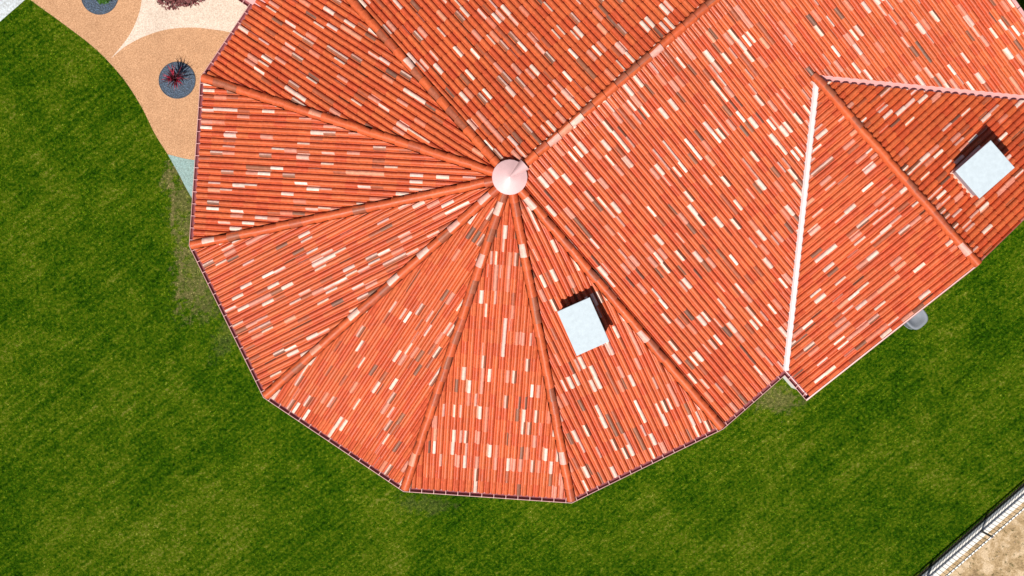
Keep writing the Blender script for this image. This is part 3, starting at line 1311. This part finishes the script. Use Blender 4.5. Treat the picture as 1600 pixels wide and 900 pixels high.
for k in (-2, -1, 0, 1, 2):
    sp = ps + 2.5 * k
    if LEN0 < sp < LEN1:
        mb = MB()
        c = FO + fd * sp
        mb.bar(c, c + Vector((0, 0, FH + 0.03)), 0.045, up=tuple(fd))
        mb.box(c + Vector((0, 0, FH + 0.03)) - fd * 0.03 - fnm * 0.03, fd * 0.06, fnm * 0.06, Vector((0, 0, 0.012)))
        mb.box(c - fd * 0.06 - fnm * 0.05, fd * 0.12, fnm * 0.10, Vector((0, 0, 0.012)))
        fpart(mb, "post", M_PICK)

# loose stones and dry weeds on the dirt
mb = MB()
wd_ = MB()
for i in range(500):
    p = kline(19, 0.03, 0, 0)[0] + fd * random.uniform(-4, 4.5) + fnm * (random.random() ** 0.8) * 3.6
    s = random.uniform(0.008, 0.028)
    mb.add([p + Vector((s, 0, 0)), p + Vector((0, s * .8, 0)), p - Vector((s, 0, 0)), p - Vector((0, s * .9, 0)), p + Vector((0, 0, s))],
           [(0, 1, 4), (1, 2, 4), (2, 3, 4), (3, 0, 4)])
for i in range(260):
    p = kline(18, 0.03, 0, 0)[0] + fd * random.uniform(-4, 4.5) + fnm * (random.random() ** 1.5) * 3.4
    for q in range(6):
        a_ = random.random() * 6.28
        l = random.uniform(0.03, 0.09)
        d = Vector((math.cos(a_), math.sin(a_), 0))
        e = Vector((-d.y, d.x, 0)) * 0.006
        wd_.add([p - e, p + e, p + d * l + Vector((0, 0, l * 0.5))], [(0, 1, 2)])
kind(mb.build("stones", mat_plain("stone", (0.42, 0.33, 0.24), 0.9, 0.2, 0, 0.4, 15)), "stuff")
kind(wd_.build("dry_weeds", mat_plain("dry_weed", (0.15, 0.13, 0.05), 0.9, 0.1, 0, 0.5, 6, bmp=0)), "stuff")

# ------------------------------------------------------------------ grey tank under the wing verge
TZ = 0.95
tc = at(1429, 493, TZ)
tk = thing("water_tank", "rounded grey plastic tank half hidden under the gable verge, standing on the grass", "tank", (tc.x, tc.y, 0))
mb = MB()
ang = math.atan2(E1[1], E1[0])


def sq_ring(r, z, n=36, e=4.0, off=(0, 0)):
    out = []
    for i in range(n):
        a_ = 2 * math.pi * i / n
        c_, s_ = math.cos(a_), math.sin(a_)
        k_ = (abs(c_) ** e + abs(s_) ** e) ** (-1 / e)
        x, y = r[0] * k_ * c_, r[1] * k_ * s_
        out.append((x * math.cos(ang) - y * math.sin(ang) + off[0], x * math.sin(ang) + y * math.cos(ang) + off[1], z))
    return out


prof = [(0.86, 0.02), (0.90, 0.10), (0.92, 0.40), (0.96, 0.66), (0.985, 0.80), (1.0, 0.88), (0.985, 0.925), (0.94, 0.95),
        (0.86, 0.955), (0.76, 0.93), (0.62, 0.87), (0.45, 0.82), (0.2, 0.79), (0.01, 0.785)]
mb.sweep([sq_ring((0.37 * r, 0.47 * r), z, e=3.2) for r, z in prof], True)
mb.build("shell", M_TANK, tk, True)
mb = MB()
mb.sweep([sq_ring((0.385 * r, 0.485 * r), z, e=3.2) for r, z in ((0.93, 0.36), (0.97, 0.37), (0.97, 0.41), (0.93, 0.42))])
mb.build("hoop", M_TANK, tk, True)

# ------------------------------------------------------------------ planting
bc, br = bed(277, 125.5, 28.3, 0.1)
bc2, br2 = bed(156, -6, 28.6, 0.1)


def leaf_mesh(L, W, bend, rise, name, mat):
    """sword-shaped leaf arching outward, along +x"""
    mb = MB()
    rg = []
    n_ = 7
    for i in range(n_):
        t_ = i / (n_ - 1)
        x = L * math.sin(t_ * bend) / math.sin(bend) if bend > 0.05 else L * t_
        z = rise * L * (math.sin(t_ * math.pi * 0.62)) - 0.15 * L * t_ ** 3
        wv = W * (0.55 + 0.45 * math.sin(math.pi * min(1, t_ * 1.3))) * (1 - t_ ** 3) + 0.001
        rg.append([(x, -wv, z + wv * 0.3), (x, 0, z), (x, wv, z + wv * 0.3)])
    mb.sweep(rg)
    me = mb.mesh(name, True)
    me.materials.append(mat)
    return me


pc_ = at(275, 124.0, 0.2)
cord = thing("cordyline", "spiky crimson cordyline plant in the round slate gravel bed nearest the roof", "plant", (pc_.x, pc_.y, 0.02))
mb = MB()
mb.sweep([[(0.035 * r * math.cos(a_), 0.035 * r * math.sin(a_), z) for a_ in np.linspace(0, 2 * math.pi, 9)[:-1]]
          for r, z in ((1, 0.0), (0.85, 0.12), (0.9, 0.26))], True)
mb.build("stem", M_BARK, cord)
random.seed(5)
for i in range(38):
    ring = i / 38
    el = 0.15 + 1.15 * ring
    red = random.random() < 0.6
    L = random.uniform(0.36, 0.66) * (1 - 0.10 * ring)
    me = leaf_mesh(L, random.uniform(0.017, 0.026), 0.8, 0.35 + 0.9 * ring, "leaf", M_REDL if red else M_DRKL)
    o = bpy.data.objects.new("leaf", me)
    COL.objects.link(o)
    o.parent = cord
    o.location = (0, 0, 0.16 + 0.10 * ring)
    o.rotation_euler = (random.uniform(-.2, .2), -0.5 * ring, i * 2.39996 + random.uniform(-.2, .2))


def foliage(name, c, rad, nleaf, size, mat, parent, lobes=9, seed=3):
    r_ = random.Random(seed)
    L = []
    for i in range(lobes):
        a_ = r_.random() * 6.28
        e_ = r_.uniform(-0.3, 1.2)
        k_ = r_.uniform(0.35, 0.72)
        L.append((Vector((math.cos(a_) * math.cos(e_) * rad[0] * k_, math.sin(a_) * math.cos(e_) * rad[1] * k_, math.sin(e_) * rad[2] * k_)),
                  r_.uniform(0.35, 0.6)))
    mb = MB()
    for i in range(nleaf):
        lc, lr = r_.choice(L)
        d = Vector((r_.gauss(0, 1), r_.gauss(0, 1), r_.gauss(0, 1)))
        d.normalize()
        q = c + lc + Vector((d.x * rad[0], d.y * rad[1], d.z * rad[2])) * lr * r_.random() ** 0.4
        s = size * r_.uniform(0.6, 1.3)
        a1 = Vector((r_.gauss(0, 1), r_.gauss(0, 1), r_.gauss(0, .6))).normalized()
        a2 = a1.cross(Vector((r_.gauss(0, .5), r_.gauss(0, .5), 1))).normalized()
        mb.add([q - a1 * s, q + a2 * s * .45, q + a1 * s, q - a2 * s * .45], [(0, 1, 2, 3)])
    return mb.build(name, mat, parent)


g2 = at(157, -9, 0.3)
shrub = thing("clipped_shrub", "bushy green shrub in the round gravel bed at the top edge of the photo", "shrub", (g2.x, g2.y, 0.02))
foliage("foliage", Vector((0, 0, 0.28)), (0.36, 0.36, 0.26), 2600, 0.035, M_GRNL, shrub, 12, 4)
mb = MB()
for i in range(5):
    a_ = i * 1.256
    mb.bar((0, 0, 0), (0.12 * math.cos(a_), 0.12 * math.sin(a_), 0.3), 0.012)
mb.build("stem", M_BARK, shrub)

g3 = at(281, -18, 1.7)
tree = thing("purple_tree", "small purple leaved tree standing on the cream paving at the top edge", "tree", (g3.x, g3.y, 0))
mb = MB()
rings = []
for z, r in ((0, 0.06), (0.5, 0.05), (1.1, 0.04), (1.7, 0.022)):
    rings.append([(r * math.cos(a_) + 0.03 * math.sin(z * 2), r * math.sin(a_), z) for a_ in np.linspace(0, 2 * math.pi, 9)[:-1]])
mb.sweep(rings, True)
mb.build("trunk", M_BARK, tree)
mb = MB()
for i in range(9):
    a_ = i * 2.4
    z = 0.8 + 0.1 * i
    mb.bar((0, 0, z), (0.55 * math.cos(a_), 0.55 * math.sin(a_), z + 0.45), 0.018)
mb.build("branches", M_BARK, tree)
foliage("crown", Vector((0, 0, 1.6)), (0.98, 0.86, 0.65), 9000, 0.062, M_PURP, tree, 18, 8)

# ------------------------------------------------------------------ grass blades on the visible lawn
NB = 300000
xs = np.array([at(-40, -40, 0).x, at(1640, 0, 0).x])
ys = np.array([at(0, 940, 0).y, at(0, -40, 0).y])
px = rng.uniform(xs[0], xs[1], NB)
py = rng.uniform(ys[0], ys[1], NB)


def inside(poly, x, y):
    poly = np.array([(p[0], p[1]) for p in poly])
    c = np.zeros(len(x), bool)
    j = len(poly) - 1
    for i in range(len(poly)):
        xi, yi = poly[i]
        xj, yj = poly[j]
        cond = ((yi > y) != (yj > y)) & (x < (xj - xi) * (y - yi) / (yj - yi + 1e-12) + xi)
        c ^= cond
        j = i
    return c


keep = np.ones(NB, bool)
ox, oy = rng.normal(0, 0.022, NB), rng.normal(0, 0.022, NB)
keep &= ~inside([tuple(p) for p in edge] + [(q.x, q.y) for q in inner], px + ox, py + oy)
keep &= ~inside([(q.x, q.y) for q in pv], px, py)
keep &= ~inside(wl, px, py)
keep &= ~inside([q0, q1, q2, q3], px, py)
rel = (px - g0.x) * fnm.x + (py - g0.y) * fnm.y
keep &= rel < -3.3 * PXM
px, py = px[keep], py[keep]
n = len(px)
th = rng.uniform(0, 2 * np.pi, n)
# blades lean along the mowing direction a little
ln = rng.uniform(0.020, 0.055, n)
wd = rng.uniform(0.004, 0.0085, n)
ht = rng.uniform(0.012, 0.040, n)
dx, dy = np.cos(th) * ln + 0.010, np.sin(th) * ln + 0.008
nx_, ny_ = -np.sin(th) * wd, np.cos(th) * wd
V = np.zeros((n, 5, 3), np.float32)
V[:, 0] = np.stack([px - nx_, py - ny_, np.full(n, 0.0)], 1)
V[:, 1] = np.stack([px + nx_, py + ny_, np.full(n, 0.0)], 1)
V[:, 2] = np.stack([px + nx_ * .9 + dx * .55, py + ny_ * .9 + dy * .55, ht * 0.8], 1)
V[:, 3] = np.stack([px - nx_ * .9 + dx * .55, py - ny_ * .9 + dy * .55, ht * 0.8], 1)
V[:, 4] = np.stack([px + dx, py + dy, ht], 1)
me = bpy.data.meshes.new("grass")
me.vertices.add(n * 5)
me.vertices.foreach_set("co", V.reshape(-1))
base = (np.arange(n) * 5)[:, None]
quad = base + np.array([[0, 1, 2, 3]])
tri = base + np.array([[3, 2, 4]])
lv = np.concatenate([quad, tri], 1).reshape(-1).astype(np.int32)
me.loops.add(n * 7)
me.loops.foreach_set("vertex_index", lv)
me.polygons.add(n * 2)
st = np.stack([np.arange(n) * 7, np.arange(n) * 7 + 4], 1).reshape(-1).astype(np.int32)
me.polygons.foreach_set("loop_start", st)
me.update(calc_edges=True)
a_ = me.attributes.new("shade", 'FLOAT', 'POINT')
sv_ = np.repeat(rng.uniform(0.45, 1.3, n), 5).astype(np.float32)
a_.data.foreach_set("value", sv_)
me.validate()
gr = link("grass", me, M_BLADE)
kind(gr, "stuff")
gr["label"] = "short mown grass covering the lawn"
gr["category"] = "grass"
